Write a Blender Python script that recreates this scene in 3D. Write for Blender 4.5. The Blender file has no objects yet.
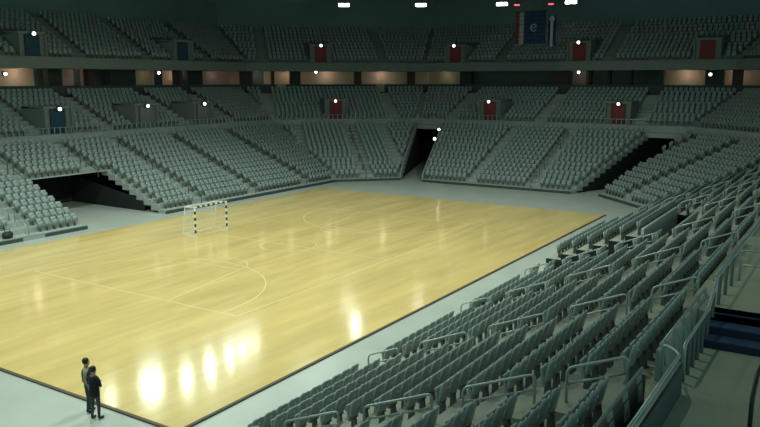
import bpy, bmesh, math, random
import numpy as np
from mathutils import Vector, Matrix
random.seed(7)
SC = bpy.context.scene
COL = SC.collection
R2 = 2 ** .5
T22 = math.tan(math.radians(22.5))

# ------------------------------------------------------------------ materials
def mat(name, rgb, rough=.6, var=.0, scale=4., metal=0., spec=.4, bump=0., coat=0.):
    m = bpy.data.materials.new(name); m.use_nodes = True
    nt = m.node_tree; b = nt.nodes['Principled BSDF']
    b.inputs['Roughness'].default_value = rough
    b.inputs['Metallic'].default_value = metal
    b.inputs['Specular IOR Level'].default_value = spec
    b.inputs['Coat Weight'].default_value = coat
    c = (*rgb, 1)
    tc = nt.nodes.new('ShaderNodeTexCoord')
    nz = nt.nodes.new('ShaderNodeTexNoise'); nz.inputs['Scale'].default_value = scale
    nz.inputs['Detail'].default_value = 4
    nt.links.new(tc.outputs['Object'], nz.inputs['Vector'])
    mx = nt.nodes.new('ShaderNodeMix'); mx.data_type = 'RGBA'
    mx.inputs[6].default_value = tuple(x * (1 - var) for x in rgb) + (1,)
    mx.inputs[7].default_value = tuple(min(1, x * (1 + var)) for x in rgb) + (1,)
    nt.links.new(nz.outputs['Fac'], mx.inputs[0])
    nt.links.new(mx.outputs[2], b.inputs['Base Color'])
    if bump:
        bp = nt.nodes.new('ShaderNodeBump'); bp.inputs['Strength'].default_value = bump
        nt.links.new(nz.outputs['Fac'], bp.inputs['Height']); nt.links.new(bp.outputs['Normal'], b.inputs['Normal'])
    return m

def emit(name, rgb, s):
    m = bpy.data.materials.new(name); m.use_nodes = True
    nt = m.node_tree; nt.nodes.clear()
    o = nt.nodes.new('ShaderNodeOutputMaterial'); e = nt.nodes.new('ShaderNodeEmission')
    e.inputs[0].default_value = (*rgb, 1); e.inputs[1].default_value = s
    nt.links.new(e.outputs[0], o.inputs[0]); return m

def wood_mat():
    m = mat('parquet', (.62, .45, .2), .3, 0, 1, spec=.5)
    nt = m.node_tree; b = nt.nodes['Principled BSDF']
    tc = nt.nodes.new('ShaderNodeTexCoord')
    br = nt.nodes.new('ShaderNodeTexBrick')
    br.inputs['Color1'].default_value = (.86, .60, .25, 1); br.inputs['Color2'].default_value = (.81, .555, .22, 1)
    br.inputs['Mortar'].default_value = (.75, .51, .195, 1)
    br.inputs['Scale'].default_value = 1; br.inputs['Mortar Size'].default_value = .006
    br.inputs['Brick Width'].default_value = 2.4; br.inputs['Row Height'].default_value = .35
    nt.links.new(tc.outputs['Object'], br.inputs['Vector'])
    mp = nt.nodes.new('ShaderNodeMapping'); mp.inputs['Scale'].default_value = (.12, .7, 1)
    nt.links.new(tc.outputs['Object'], mp.inputs['Vector'])
    nz = nt.nodes.new('ShaderNodeTexNoise'); nz.inputs['Scale'].default_value = 1.1; nz.inputs['Detail'].default_value = 5
    nt.links.new(mp.outputs[0], nz.inputs['Vector'])
    rp = nt.nodes.new('ShaderNodeMapRange'); rp.inputs['From Min'].default_value = .3; rp.inputs['From Max'].default_value = .7
    rp.inputs['To Min'].default_value = .86; rp.inputs['To Max'].default_value = 1.1
    nt.links.new(nz.outputs['Fac'], rp.inputs['Value'])
    mx = nt.nodes.new('ShaderNodeMix'); mx.data_type = 'RGBA'; mx.blend_type = 'MULTIPLY'; mx.inputs[0].default_value = 1
    nt.links.new(br.outputs['Color'], mx.inputs[6]); nt.links.new(rp.outputs[0], mx.inputs[7])
    nt.links.new(mx.outputs[2], b.inputs['Base Color'])
    bp = nt.nodes.new('ShaderNodeBump'); bp.inputs['Strength'].default_value = .04; bp.inputs['Distance'].default_value = .05
    nz2 = nt.nodes.new('ShaderNodeTexNoise'); nz2.inputs['Scale'].default_value = 2.2
    nt.links.new(tc.outputs['Object'], nz2.inputs['Vector'])
    nt.links.new(nz2.outputs['Fac'], bp.inputs['Height']); nt.links.new(bp.outputs['Normal'], b.inputs['Normal'])
    b.inputs['Roughness'].default_value = .13
    return m

M = dict(
    wood=wood_mat(),
    wood_edge=mat('wood_edge', (.09, .06, .035), .6, .2),
    paint=mat('line_paint', (.93, .72, .37), .25, .03),
    slab=mat('grey_slab', (.47, .475, .435), .38, .16, .5, spec=.5),
    terrace=mat('terrace_concrete', (.36, .385, .36), .8, .15, 1.2),
    terrace_near=mat('tan_step_concrete', (.36, .36, .30), .8, .15, 1.2),
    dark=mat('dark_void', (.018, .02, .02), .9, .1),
    plinth=mat('stand_plinth', (.05, .065, .055), .7, .15),
    plinth_pale=mat('stand_plinth_pale', (.3, .34, .31), .7, .1),
    wallgrey=mat('grey_parapet', (.32, .35, .325), .75, .12, 1.5),
    walldark=mat('dark_parapet', (.06, .07, .064), .75, .12, 1.5),
    fascia=mat('fascia_grey', (.2, .23, .215), .8, .12, 1.),
    panel=mat('pale_panel', (.6, .63, .58), .7, .06, 1.),
    roof=mat('roof_dark', (.13, .21, .22), .9, .3, .2),
    beam=mat('roof_beam', (.06, .075, .08), .7, .2),
    tan=mat('tan_landing', (.36, .35, .27), .8, .2, .8),
    blue=mat('blue_carpet', (.035, .06, .12), .85, .15, 6),
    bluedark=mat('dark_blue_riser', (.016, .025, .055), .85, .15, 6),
    seat=mat('seat_plastic', (.29, .345, .335), .33, .08, 3, spec=.5),
    seat_pan=mat('seat_pan_plastic', (.27, .31, .295), .45, .08, 3, spec=.5),
    seat_leg=mat('seat_steel', (.13, .145, .14), .5, .1, 3, metal=.3),
    tag=mat('seat_number_plate', (.62, .68, .62), .35, .05),
    rail=mat('rail_steel', (.36, .41, .38), .35, .08, 5, metal=.45),
    raildark=mat('rail_dark_steel', (.12, .14, .13), .45, .1, 5, metal=.3),
    red=mat('portal_red', (.2, .028, .032), .7, .15),
    pblue=mat('portal_blue', (.014, .055, .09), .7, .15),
    pgrey=mat('portal_grey', (.17, .19, .19), .7, .15),
    beige=mat('concourse_lit_beige', (.62, .47, .36), .8, .15, .6),
    olive=mat('concourse_olive', (.42, .38, .25), .8, .15, .6),
    pink=mat('concourse_pink', (.5, .36, .33), .8, .15, .6),
    teal=mat('concourse_teal', (.1, .14, .13), .7, .2, .6),
    pillar=mat('pillar_brown', (.07, .045, .042), .8, .15),
    pillargreen=mat('pillar_green', (.035, .05, .045), .8, .15),
    white=mat('white_paint', (.8, .82, .78), .4, .03),
    black=mat('black_paint', (.02, .02, .02), .5, .1),
    net=mat('white_net', (.7, .72, .68), .8, .03),
    lamp=emit('lamp_glow', (1, 1, .95), 6),
    lamp_big=emit('floodlight_glow', (1, 1, .95), 14),
    lamp_red=emit('red_lamp_glow', (1, .12, .18), 1.6),
    housing=mat('lamp_housing', (.03, .03, .03), .5, .1),
    flagred=mat('flag_red', (.14, .03, .035), .85, .1), flagwhite=mat('flag_white', (.3, .3, .36), .85, .05),
    flagblue=mat('flag_blue', (.013, .036, .085), .85, .1),
    skin=mat('skin', (.48, .28, .2), .5, .08), hair=mat('black_hair', (.012, .011, .01), .5, .2),
    tanjkt=mat('tan_cloth', (.33, .30, .2), .85, .15, 9), dkjkt=mat('black_cloth', (.012, .013, .02), .85, .2, 9),
    jeans=mat('teal_denim', (.035, .07, .085), .85, .2, 9), greytr=mat('grey_cloth', (.075, .065, .085), .85, .2, 9),
    shoe=mat('shoe_leather', (.015, .014, .014), .4, .1), vest=mat('dark_vest', (.03, .035, .028), .8, .2, 9),
)

# ------------------------------------------------------------------ mesh helpers
class MB:
    def __init__(s): s.v = []; s.f = []; s.m = []
    def face(s, pts, mi=0):
        n = len(s.v); s.v += [tuple(p) for p in pts]; s.f.append(tuple(range(n, n + len(pts)))); s.m.append(mi)
    def hexa(s, b, t, mi=0):          # bottom ring and top ring, 4 points each, counter clockwise from above
        n = len(s.v); s.v += [tuple(p) for p in b] + [tuple(p) for p in t]
        for q in ((3, 2, 1, 0), (4, 5, 6, 7), (0, 1, 5, 4), (1, 2, 6, 5), (2, 3, 7, 6), (3, 0, 4, 7)):
            s.f.append(tuple(n + i for i in q)); s.m.append(mi)
    def box(s, x0, x1, y0, y1, z0, z1, mi=0):
        s.hexa([(x0, y0, z0), (x1, y0, z0), (x1, y1, z0), (x0, y1, z0)], [(x0, y0, z1), (x1, y0, z1), (x1, y1, z1), (x0, y1, z1)], mi)
    def tube(s, pts, r, n=8, mi=0, caps=True, closed=False):
        pts = [Vector(p) for p in pts]; rings = []
        up = Vector((0, 0, 1))
        k = len(pts)
        for i, p in enumerate(pts):
            if closed: d = pts[(i + 1) % k] - pts[i - 1]
            else: d = pts[min(i + 1, k - 1)] - pts[max(i - 1, 0)]
            d.normalize()
            a = d.cross(up)
            if a.length < .05: a = d.cross(Vector((0, 1, 0)))
            if a.length < .05: a = d.cross(Vector((1, 0, 0)))
            a.normalize()
            if rings and a.dot(lasta) < 0: a = -a
            b = d.cross(a); lasta = a
            i0 = len(s.v)
            for j in range(n):
                w = 2 * math.pi * j / n
                s.v.append(tuple(p + a * (r * math.cos(w)) + b * (r * math.sin(w))))
            rings.append(i0)
        lim = k if closed else k - 1
        for i in range(lim):
            r0, r1 = rings[i], rings[(i + 1) % k]
            for j in range(n):
                s.f.append((r0 + j, r0 + (j + 1) % n, r1 + (j + 1) % n, r1 + j)); s.m.append(mi)
        if caps and not closed:
            s.f.append(tuple(reversed(range(rings[0], rings[0] + n)))); s.m.append(mi)
            s.f.append(tuple(range(rings[-1], rings[-1] + n))); s.m.append(mi)
    def lathe(s, prof, c=(0, 0, 0), n=16, mi=0, axis=None):
        q = axis.to_track_quat('Z', 'Y') if axis is not None else None
        rings = []
        for r, z in prof:
            i0 = len(s.v)
            for j in range(n):
                w = 2 * math.pi * j / n
                p = Vector((r * math.cos(w), r * math.sin(w), z))
                if q: p = q @ p
                s.v.append(tuple(p + Vector(c)))
            rings.append(i0)
        for a, b in zip(rings, rings[1:]):
            for j in range(n):
                s.f.append((a + j, a + (j + 1) % n, b + (j + 1) % n, b + j)); s.m.append(mi)
        s.f.append(tuple(reversed(range(rings[0], rings[0] + n)))); s.m.append(mi)
        s.f.append(tuple(range(rings[-1], rings[-1] + n))); s.m.append(mi)
    def mesh(s, name, mats, smooth=False):
        me = bpy.data.meshes.new(name); me.from_pydata(s.v, [], s.f)
        for m in (mats if isinstance(mats, (list, tuple)) else [mats]): me.materials.append(m)
        me.polygons.foreach_set('material_index', s.m)
        if smooth: me.polygons.foreach_set('use_smooth', [True] * len(s.f))
        me.update(); return me
    def build(s, name, mats, parent=None, smooth=False):
        o = bpy.data.objects.new(name, s.mesh(name, mats, smooth)); COL.objects.link(o)
        if parent: o.parent = parent
        return o

def bevel(o, w, n=2):
    b = o.modifiers.new('bevel', 'BEVEL'); b.width = w; b.segments = n; b.limit_method = 'ANGLE'; return o
def tag(o, label, cat, group=None):
    o['label'] = label; o['category'] = cat
    if group: o['group'] = group
    return o
def struct(o): o['kind'] = 'structure'; return o
def empty(name, loc=(0, 0, 0), rz=0):
    o = bpy.data.objects.new(name, None); COL.objects.link(o); o.location = loc; o.rotation_euler = (0, 0, rz)
    o.empty_display_size = .2; return o
def copy_tree(o):
    c = o.copy(); COL.objects.link(c)
    for ch in kids[o.name]:
        d = ch.copy(); COL.objects.link(d); d.parent = c
    return c
kids = {}
def proto(root, parts): kids[root.name] = parts
def rounded(pts, r, n=4):
    """polyline with rounded inner corners"""
    pts = [Vector(p) for p in pts]; out = [pts[0]]
    for a, b, c in zip(pts, pts[1:], pts[2:]):
        u = (a - b).normalized(); w = (c - b).normalized()
        p0 = b + u * r; p1 = b + w * r
        for i in range(n + 1):
            t = i / n; out.append(p0 * (1 - t) ** 2 + b * (2 * t * (1 - t)) + p1 * t * t)
    out.append(pts[-1]); return out

# ------------------------------------------------------------------ plan of the bowl
W, D = 44.4, 27.95
SEG = [  # start corner, direction along, outward normal, length, miter at start, miter at end
    (Vector((-8, 29.7)), Vector((1, 0)), Vector((0, 1)), 57., 0, T22),
    (Vector((49, 29.7)), Vector((1, -1)) / R2, Vector((1, 1)) / R2, 5 * R2, T22, T22),
    (Vector((54, 24.7)), Vector((0, -1)), Vector((1, 0)), 21.4, T22, T22),
    (Vector((54, 3.3)), Vector((-1, -1)) / R2, Vector((1, -1)) / R2, 5.8 * R2, T22, T22),
    (Vector((48.2, -2.5)), Vector((-1, 0)), Vector((0, -1)), 58.2, T22, 0),
]
def P(k, t, d, z=0.):
    A, u, n, L, a, b = SEG[k]
    p = A + u * t + n * d
    return Vector((p.x, p.y, z))
def lim(k, d):
    A, u, n, L, a, b = SEG[k]
    return -a * d, L + b * d
def sweep(mb, prof, segs=(0, 1, 2, 3), mi=0, closed=True):
    """a closed (d, z) profile carried round the bowl with mitred corners"""
    rings = []
    ks = list(segs)
    st = [(ks[0], 0)] + [(k, 0) for k in ks[1:]] + [(ks[-1], 1)]
    for k, e in st:
        i0 = len(mb.v)
        for d, z in prof: mb.v.append(tuple(P(k, lim(k, d)[e], d, z)))
        rings.append(i0)
    n = len(prof)
    for a, b in zip(rings, rings[1:]):
        for j in range(n if closed else n - 1):
            mb.f.append((a + j, a + (j + 1) % n, b + (j + 1) % n, b + j)); mb.m.append(mi)
    if closed:
        mb.f.append(tuple(range(rings[0], rings[0] + n))); mb.m.append(mi)
        mb.f.append(tuple(reversed(range(rings[-1], rings[-1] + n)))); mb.m.append(mi)

DEP, RISE, Z0 = .85, .35, .3
NROW = {0: 14, 1: 14, 2: 14, 3: 14, 4: 13}
# openings: seg -> (t0, t1, first row, last row)
nx = lambda X: 48.2 - X
lx = lambda X: X + 8
GAPS = {0: [(lx(18.7), lx(26.0), 0, 7)], 1: [], 2: [], 3: [],
        4: [(nx(24.7), nx(22.2), 0, 5), (nx(33), nx(22.2), 6, 7)]}
AISLES = {  # seg -> (centre, width, first row, last row)
    0: [(lx(14.4), 1.1, 0, 6), (lx(18.2), 1., 7, 13), (lx(24.6), 1., 7, 13), (lx(30.2), 1.05, 0, 13), (lx(37.0), 1.05, 0, 13), (lx(44.6), 1.05, 0, 13)],
    1: [(3.4, 1.1, 0, 13), (-2.6, .8, 7, 13), (7.6, .8, 3, 13)],
    2: [(8.1, .8, 0, 13), (14.6, .9, 0, 13)],
    3: [(3.9, 1., 0, 13), (-2.2, .8, 6, 13), (10.4, .8, 6, 13)],
    4: [(nx(X), 1.35, 8 if X == 27.3 else 0, 12) for X in (-.9, 6., 13.1, 20.2, 27.3, 34.4, 41.5)],
}
def llim(k, d):      # lower stands: the far end block keeps clear of the two floor openings
    if k == 2: return 2.7 - .33 * d, 18.7 + .33 * d
    return lim(k, d)
def cut(a, b, holes):
    out = [(a, b, 1, 1)]
    for h0, h1 in holes:
        nw = []
        for s, e, fs, fe in out:
            if h1 <= s or h0 >= e: nw.append((s, e, fs, fe)); continue
            if h0 > s: nw.append((s, h0, fs, 0))
            if h1 < e: nw.append((h1, e, 0, fe))
        out = nw
    return out

# ------------------------------------------------------------------ floor and court
mb = MB(); mb.box(-30, 90, -30, 66, -.2, 0); struct(mb.build('floor', M['slab']))
mb = MB(); mb.box(0, W, 0, D, 0, .05)
court = struct(mb.build('floor_court', M['wood']))
mb = MB()
for x0, x1, y0, y1 in ((-.13, W + .02, -.13, 0), (-.13, 0, 0, D)): mb.box(x0, x1, y0, y1, 0, .055)
struct(mb.build('trim_1', M['wood_edge']))
lines = MB()
ZL = .053
def seg_line(x0, y0, x1, y1, w=.07):
    d = Vector((x1 - x0, y1 - y0)).normalized(); n = Vector((-d.y, d.x)) * (w / 2)
    lines.face([(x0 + n.x, y0 + n.y, ZL), (x0 - n.x, y0 - n.y, ZL), (x1 - n.x, y1 - n.y, ZL), (x1 + n.x, y1 + n.y, ZL)])
    f = lines.f[-1]; lines.f[-1] = tuple(f)
def arc_line(cx, cy, r, a0, a1, w=.07, n=40):
    for i in range(n):
        t0 = math.radians(a0 + (a1 - a0) * i / n); t1 = math.radians(a0 + (a1 - a0) * (i + 1) / n)
        q = [(cx + rr * math.cos(t), cy + rr * math.sin(t), ZL) for rr, t in ((r - w / 2, t0), (r + w / 2, t0), (r + w / 2, t1), (r - w / 2, t1))]
        lines.face(q)
bx0, bx1, by0, by1, cy = 9.3, 35.1, 6.35, 21.5, 13.95
for a in ((bx0, by0, bx1, by0), (bx0, by1, bx1, by1), (bx0, by0, bx0, by1), (bx1, by0, bx1, by1), (W / 2, by0, W / 2, by1)): seg_line(*a)
arc_line(W / 2, cy, 1.8, 0, 360)
for sx, x in ((1, bx0), (-1, bx1)):
    a = 0 if sx > 0 else 180
    arc_line(x + sx * .6, cy, 6.65, a - 90, a + 90)
    for s in (-1, 1):
        seg_line(x, cy + s * 6.65, x + sx * .6, cy + s * 6.65)
        seg_line(x, cy + s * 3.1, x + sx * 6.4, cy + s * 1.8)
    seg_line(x + sx * 6.4, cy - 1.8, x + sx * 6.4, cy + 1.8)
    arc_line(x + sx * 6.4, cy, 1.8, a - 90, a + 90)
lines.build('floor_line_markings', M['paint'], court)
court['label'] = 'wide pale yellow parquet court'

# ------------------------------------------------------------------ lower stands
def in_gap(k, t, r, m=0.):
    return any(g0 - m < t < g1 + m and r0 <= r <= r1 for g0, g1, r0, r1 in GAPS[k])
seats = []          # (seg, row, t, d, z)
SEATP = .54
names_side = {0: 'terrace_behind_goal', 1: 'terrace_left_corner', 2: 'terrace_far_end', 3: 'terrace_right_corner', 4: 'terrace_near_side'}
for k in range(5):
    mb = MB()
    for r in range(NROW[k]):
        d0, d1 = r * DEP, (r + 1) * DEP; z = Z0 + r * RISE
        a0, b0 = llim(k, d0); a1, b1 = llim(k, d1)
        if k == 4: b0 = b1 = nx(-9)
        holes = [(g0, g1) for g0, g1, r0, r1 in GAPS[k] if r0 <= r <= r1]
        pieces = cut(min(a0, a1), max(b0, b1), holes)
        for g0, g1, r0, r1 in GAPS[k]:      # the row that bridges an opening is thin above it
            if r == r1 + 1:
                pieces = [q for p in pieces for q in ([(p[0], g0, p[2], 0), (g0, g1, 0, 0), (g1, p[1], 0, p[3])] if p[0] < g0 and p[1] > g1 else [p])]
        if k == 4 and r <= 5:               # the raised block beside the near opening ends at the next aisle
            g = nx(33.75)
            pieces = [q for p in pieces for q in ([(p[0], g, p[2], 0), (g, p[1], 0, p[3])] if p[0] < g < p[1] else [p])]
        for s, e, fs, fe in pieces:
            s0, s1 = (a0, a1) if fs and s == min(a0, a1) else (s, s)
            e0, e1 = (b0, b1) if fe and e == max(b0, b1) else (e, e)
            if e0 <= s0 and e1 <= s1: continue
            s0, e0 = (s0, e0) if e0 > s0 else ((s0 + e0) / 2,) * 2
            lift = .5 if k == 4 and r <= 5 and nx(24.8) < e < nx(24) else 0
            over = any(g0 < (s + e) / 2 < g1 for g0, g1, r0, r1 in GAPS[k] if r == r1 + 1)
            zb = max(.0, z - (.06 if over else RISE + .12))
            mb.hexa([P(k, s0, d0, zb), P(k, e0, d0, zb), P(k, e1, d1, zb), P(k, s1, d1, zb)],
                    [P(k, s0, d0, z + lift), P(k, e0, d0, z + lift), P(k, e1, d1, z + lift), P(k, s1, d1, z + lift)])
        # seats of this row
        ds = d0 + .30
        sa, sb = llim(k, ds + .25)
        if k in (1, 3): sa, sb = lim(k, ds - .1)
        if k == 4: sb = nx(-9)
        ah = [(c - w / 2, c + w / 2) for c, w, r0, r1 in AISLES[k] if r0 <= r <= r1] + [(g0 - .1, g1 + .1) for g0, g1 in holes]
        if k == 0: sa = lx(8)
        for s, e, fs, fe in cut(sa, sb, sorted(ah)):
            n = int((e - s - .06) / SEATP)
            if n < 1: continue
            off = s + (e - s - n * SEATP) / 2
            lift = .5 if k == 4 and r <= 5 and abs(e - nx(24.7) + .1) < .02 else 0
            for i in range(n): seats.append((k, r, off + (i + .5) * SEATP, ds, z + lift))
    if k == 4:  # half steps in the aisles
        for c, w, r0, r1 in AISLES[4]:
            for r in range(max(1, r0), 13):
                if in_gap(4, c, r) or in_gap(4, c, r - 1): continue
                d0 = r * DEP; z = Z0 + (r - 1) * RISE
                mb.hexa([P(k, c - w / 2, d0 - .4, z - .05), P(k, c + w / 2, d0 - .4, z - .05), P(k, c + w / 2, d0, z - .05), P(k, c - w / 2, d0, z - .05)],
                        [P(k, c - w / 2, d0 - .4, z + .175), P(k, c + w / 2, d0 - .4, z + .175), P(k, c + w / 2, d0, z + .175), P(k, c - w / 2, d0, z + .175)])
    struct(mb.build(names_side[k], M['terrace_near'] if k == 4 else M['terrace']))
    # front plinth
    mb = MB()
    holes = [(g0, g1) for g0, g1, r0, r1 in GAPS[k] if r0 == 0]
    a, b = llim(k, 0)
    if k == 4: b = nx(-9)
    for s, e, fs, fe in cut(a, b, holes):
        mb.hexa([P(k, s, -.1, 0), P(k, e, -.1, 0), P(k, e, -.005, 0), P(k, s, -.005, 0)], [P(k, s, -.1, .24), P(k, e, -.1, .24), P(k, e, -.005, .24), P(k, s, -.005, .24)])
    struct(mb.build('trim_%d' % (k + 2), M['plinth']))
# pale section of the plinth under the left aisle
mb = MB(); q = [(lx(13.7), -.13), (lx(15.3), -.13), (lx(15.3), -.1), (lx(13.7), -.1)]
mb.hexa([P(0, t, d, 0) for t, d in q], [P(0, t, d, .25) for t, d in q]); struct(mb.build('trim_8', M['plinth_pale']))

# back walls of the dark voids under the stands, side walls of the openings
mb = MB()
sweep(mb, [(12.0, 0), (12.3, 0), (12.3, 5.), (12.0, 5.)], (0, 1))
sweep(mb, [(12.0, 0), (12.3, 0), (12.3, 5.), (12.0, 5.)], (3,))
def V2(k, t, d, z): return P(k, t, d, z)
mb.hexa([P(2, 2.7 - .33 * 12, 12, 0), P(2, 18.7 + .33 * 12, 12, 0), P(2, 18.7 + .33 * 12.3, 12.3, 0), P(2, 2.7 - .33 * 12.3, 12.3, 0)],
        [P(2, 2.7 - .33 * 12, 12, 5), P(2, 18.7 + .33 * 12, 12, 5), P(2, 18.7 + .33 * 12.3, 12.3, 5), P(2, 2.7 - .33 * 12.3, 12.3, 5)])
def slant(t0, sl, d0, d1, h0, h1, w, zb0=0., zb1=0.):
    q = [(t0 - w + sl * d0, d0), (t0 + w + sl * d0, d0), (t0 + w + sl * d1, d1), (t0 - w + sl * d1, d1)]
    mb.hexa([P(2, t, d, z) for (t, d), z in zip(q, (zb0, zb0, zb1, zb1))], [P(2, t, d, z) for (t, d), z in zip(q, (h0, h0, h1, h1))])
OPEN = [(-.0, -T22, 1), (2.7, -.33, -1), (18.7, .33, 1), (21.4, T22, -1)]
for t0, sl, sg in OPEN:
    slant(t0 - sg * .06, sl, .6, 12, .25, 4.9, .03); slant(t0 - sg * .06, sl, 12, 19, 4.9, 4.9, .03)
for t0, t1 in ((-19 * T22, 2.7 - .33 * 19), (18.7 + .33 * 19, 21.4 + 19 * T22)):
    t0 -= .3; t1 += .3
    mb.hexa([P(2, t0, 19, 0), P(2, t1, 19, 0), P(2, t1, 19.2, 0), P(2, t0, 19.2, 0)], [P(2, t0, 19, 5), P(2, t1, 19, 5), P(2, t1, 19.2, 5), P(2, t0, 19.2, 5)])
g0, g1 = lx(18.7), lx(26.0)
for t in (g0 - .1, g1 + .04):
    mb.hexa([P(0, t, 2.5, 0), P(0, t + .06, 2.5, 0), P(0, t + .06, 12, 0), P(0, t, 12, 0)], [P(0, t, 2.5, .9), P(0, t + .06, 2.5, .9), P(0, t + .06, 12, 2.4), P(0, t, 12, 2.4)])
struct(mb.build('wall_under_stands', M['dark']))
# near-side opening: low pale wall on its far side, dark wall behind
mb = MB()
mb.box(24.7, 33, -7.66, -7.52, 0, 3.0); struct(mb.build('wall_near_opening', M['panel']))
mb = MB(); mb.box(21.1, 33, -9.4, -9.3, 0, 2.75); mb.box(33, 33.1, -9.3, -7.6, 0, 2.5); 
for r in range(6): mb.box(24.62, 24.69, -2.5 - (r + 1) * DEP, -2.5 - r * DEP, 0, Z0 + r * RISE + .49)  # near-black sheets over the step ends paint in the darkness under the rows
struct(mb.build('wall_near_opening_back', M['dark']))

# cheek rails of the far openings: pale sloping stringers
for (t0, sl, sg), nm in zip(OPEN[:2], ('trim_9', 'trim_10')):
    mb = MB(); slant(t0 - sg * .02, sl, -.05, 11.85, .85, 5.6, .06, 0., 4.7); struct(mb.build(nm, M['terrace']))

# ------------------------------------------------------------------ walkway, middle tier, concourse, upper tier
mb = MB()
# walkway slab, bridging the openings
sweep(mb, [(11.88, 4.7), (13.1, 4.7), (13.1, 5.15), (11.9, 5.15)]); struct(mb.build('floor_walkway', M['terrace']))
mb = MB(); sweep(mb, [(13.0, 5.1), (13.15, 5.1), (13.15, 5.85), (13.0, 5.85)]); struct(mb.build('wall_middle_tier_front', M['terrace']))
MZ, MR, MD, MN = 5.9, .37, .84, 9
prof = [(13.15, 5.0)]
for r in range(MN): prof += [(13.15 + r * MD, MZ + r * MR), (13.15 + (r + 1) * MD, MZ + r * MR)]
prof += [(13.15 + MN * MD, 5.0)]
mb = MB(); sweep(mb, prof[::-1]); struct(mb.build('terrace_middle_tier', M['terrace']))
CZ = 9.3; CD = 13.15 + MN * MD + .02      # concourse floor height, parapet distance
mb = MB(); sweep(mb, [(CD, 8.4), (CD + .2, 8.4), (CD + .2, 10.0), (CD, 10.0)]); struct(mb.build('wall_concourse_parapet', M['walldark']))
mb = MB(); sweep(mb, [(CD + .2, 9.), (25.6, 9.), (25.6, CZ), (CD + .2, CZ)]); struct(mb.build('floor_concourse', M['terrace']))
# upper tier
UD, UZ, UR, UDD, UN = 19.3, 12.75, .46, .8, 10
prof = [(UD, 11.65)]
prof += [(UD, 12.55)]
for r in range(UN): prof += [(UD + .1 + r * UDD, UZ + r * UR), (UD + .1 + (r + 1) * UDD, UZ + r * UR)]
prof += [(UD + .1 + UN * UDD, 11.65)]
mb = MB(); sweep(mb, prof[::-1]); struct(mb.build('terrace_upper_tier', M['fascia']))
BD = UD + .1 + UN * UDD
mb = MB(); sweep(mb, [(BD, 12), (BD + .3, 12), (BD + .3, 24.2), (BD, 24.2)]); struct(mb.build('wall_upper_back', M['roof']))
# ceiling
mb = MB(); mb.box(-30, 92, -40, 68, 24.2, 24.6); struct(mb.build('ceiling', M['roof']))
for i, x in enumerate(range(23, 90, 9)):
    mb = MB()
    for y0 in range(-8, 64, 4):
        mb.tube([(x, y0, 22.2), (x, y0 + 2, 23.9)], .07, 5); mb.tube([(x, y0 + 2, 23.9), (x, y0 + 4, 22.2)], .07, 5)
    mb.tube([(x, -12, 22.2), (x, 66, 22.2)], .14, 6); mb.tube([(x, -12, 23.9), (x, 66, 23.9)], .14, 6)
    struct(mb.build('ceiling_truss_beam', M['beam']))

# concourse back wall panels, lit and dark bays put into their colours; pillars between
panels = [(0, 18, 39.1, 'beige'), (0, 39.1, 42.3, 'teal'), (0, 42.3, 43.6, 'pink'), (0, 43.6, 44.4, 'teal'), (0, 44.4, 46, 'pink'), (0, 46, 49.8, 'teal'),
          (0, 49.8, 51.6, 'pink'), (0, 51.6, 54.1, 'olive'), (0, 54.1, 57.7, 'beige'), (0, 57.7, 60.8, 'teal'), (0, 60.8, 66.94, 'pink'),
          (1, -9.94, -8.2, 'beige'), (1, -8.2, -5.6, 'teal'), (1, -5.6, 17.01, 'beige'),
          (2, -9.94, -4.2, 'olive'), (2, -4.2, 10.3, 'teal'), (2, 10.3, 12.0, 'pink'), (2, 12.0, 20.1, 'teal'), (2, 20.1, 27.2, 'beige'), (2, 27.2, 31.34, 'beige'), (3, -9.94, 18.1, 'teal')]
for i, (k, s, e, m) in enumerate(panels):
    d = 24.0
    mb = MB(); mb.hexa([P(k, s, d, CZ), P(k, e, d, CZ), P(k, e, d + .15, CZ), P(k, s, d + .15, CZ)], [P(k, s, d, 11.66), P(k, e, d, 11.66), P(k, e, d + .15, 11.66), P(k, s, d + .15, 11.66)])
    struct(mb.build('wall_concourse_panel', M[m]))
pill = [(0, 39.8, 1.5, 'pillargreen'), (0, 44.0, .7, 'pillar'), (0, 48., 3.4, 'pillargreen'), (0, 53.2, .5, 'pblue'), (0, 55.9, .5, 'pillar'), (0, 58.5, 2.4, 'pillargreen'), (1, -8.0, 1.6, 'pillar'),
        (1, -4.6, .4, 'pillar'), (1, -1.7, 1.4, 'pillargreen'), (1, 6.6, .9, 'pillar'), (1, 13.9, .95, 'pillar'), (2, -3.2, 1.6, 'pillargreen'), (2, 9.6, 1.8, 'pillar'),
        (2, 13.2, .3, 'pillargreen'), (2, 15.5, .25, 'pillargreen'), (2, 18., .25, 'pillargreen'), (2, 20.6, 2., 'pillargreen'), (2, 27.0, 1.9, 'pillargreen'), (2, 29.3, 1.0, 'pillar')]
for k, t, w, m in pill:
    d = 21.6
    mb = MB(); q = [(t - w / 2, d), (t + w / 2, d), (t + w / 2, d + .8), (t - w / 2, d + .8)]
    mb.hexa([P(k, a, b, CZ) for a, b in q], [P(k, a, b, 11.66) for a, b in q]); struct(mb.build('concourse_pillar', M[m]))
# pale steps that break through the parapet
for k, t in ((1, -3.6), (1, 9.4)):
    mb = MB(); q = [(t - .55, CD - .05), (t + .55, CD - .05), (t + .55, CD + .3), (t - .55, CD + .3)]
    mb.hexa([P(k, a, b, 9.) for a, b in q], [P(k, a, b, 10.05) for a, b in q]); struct(mb.build('trim_concourse_step', M['olive']))

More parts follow.
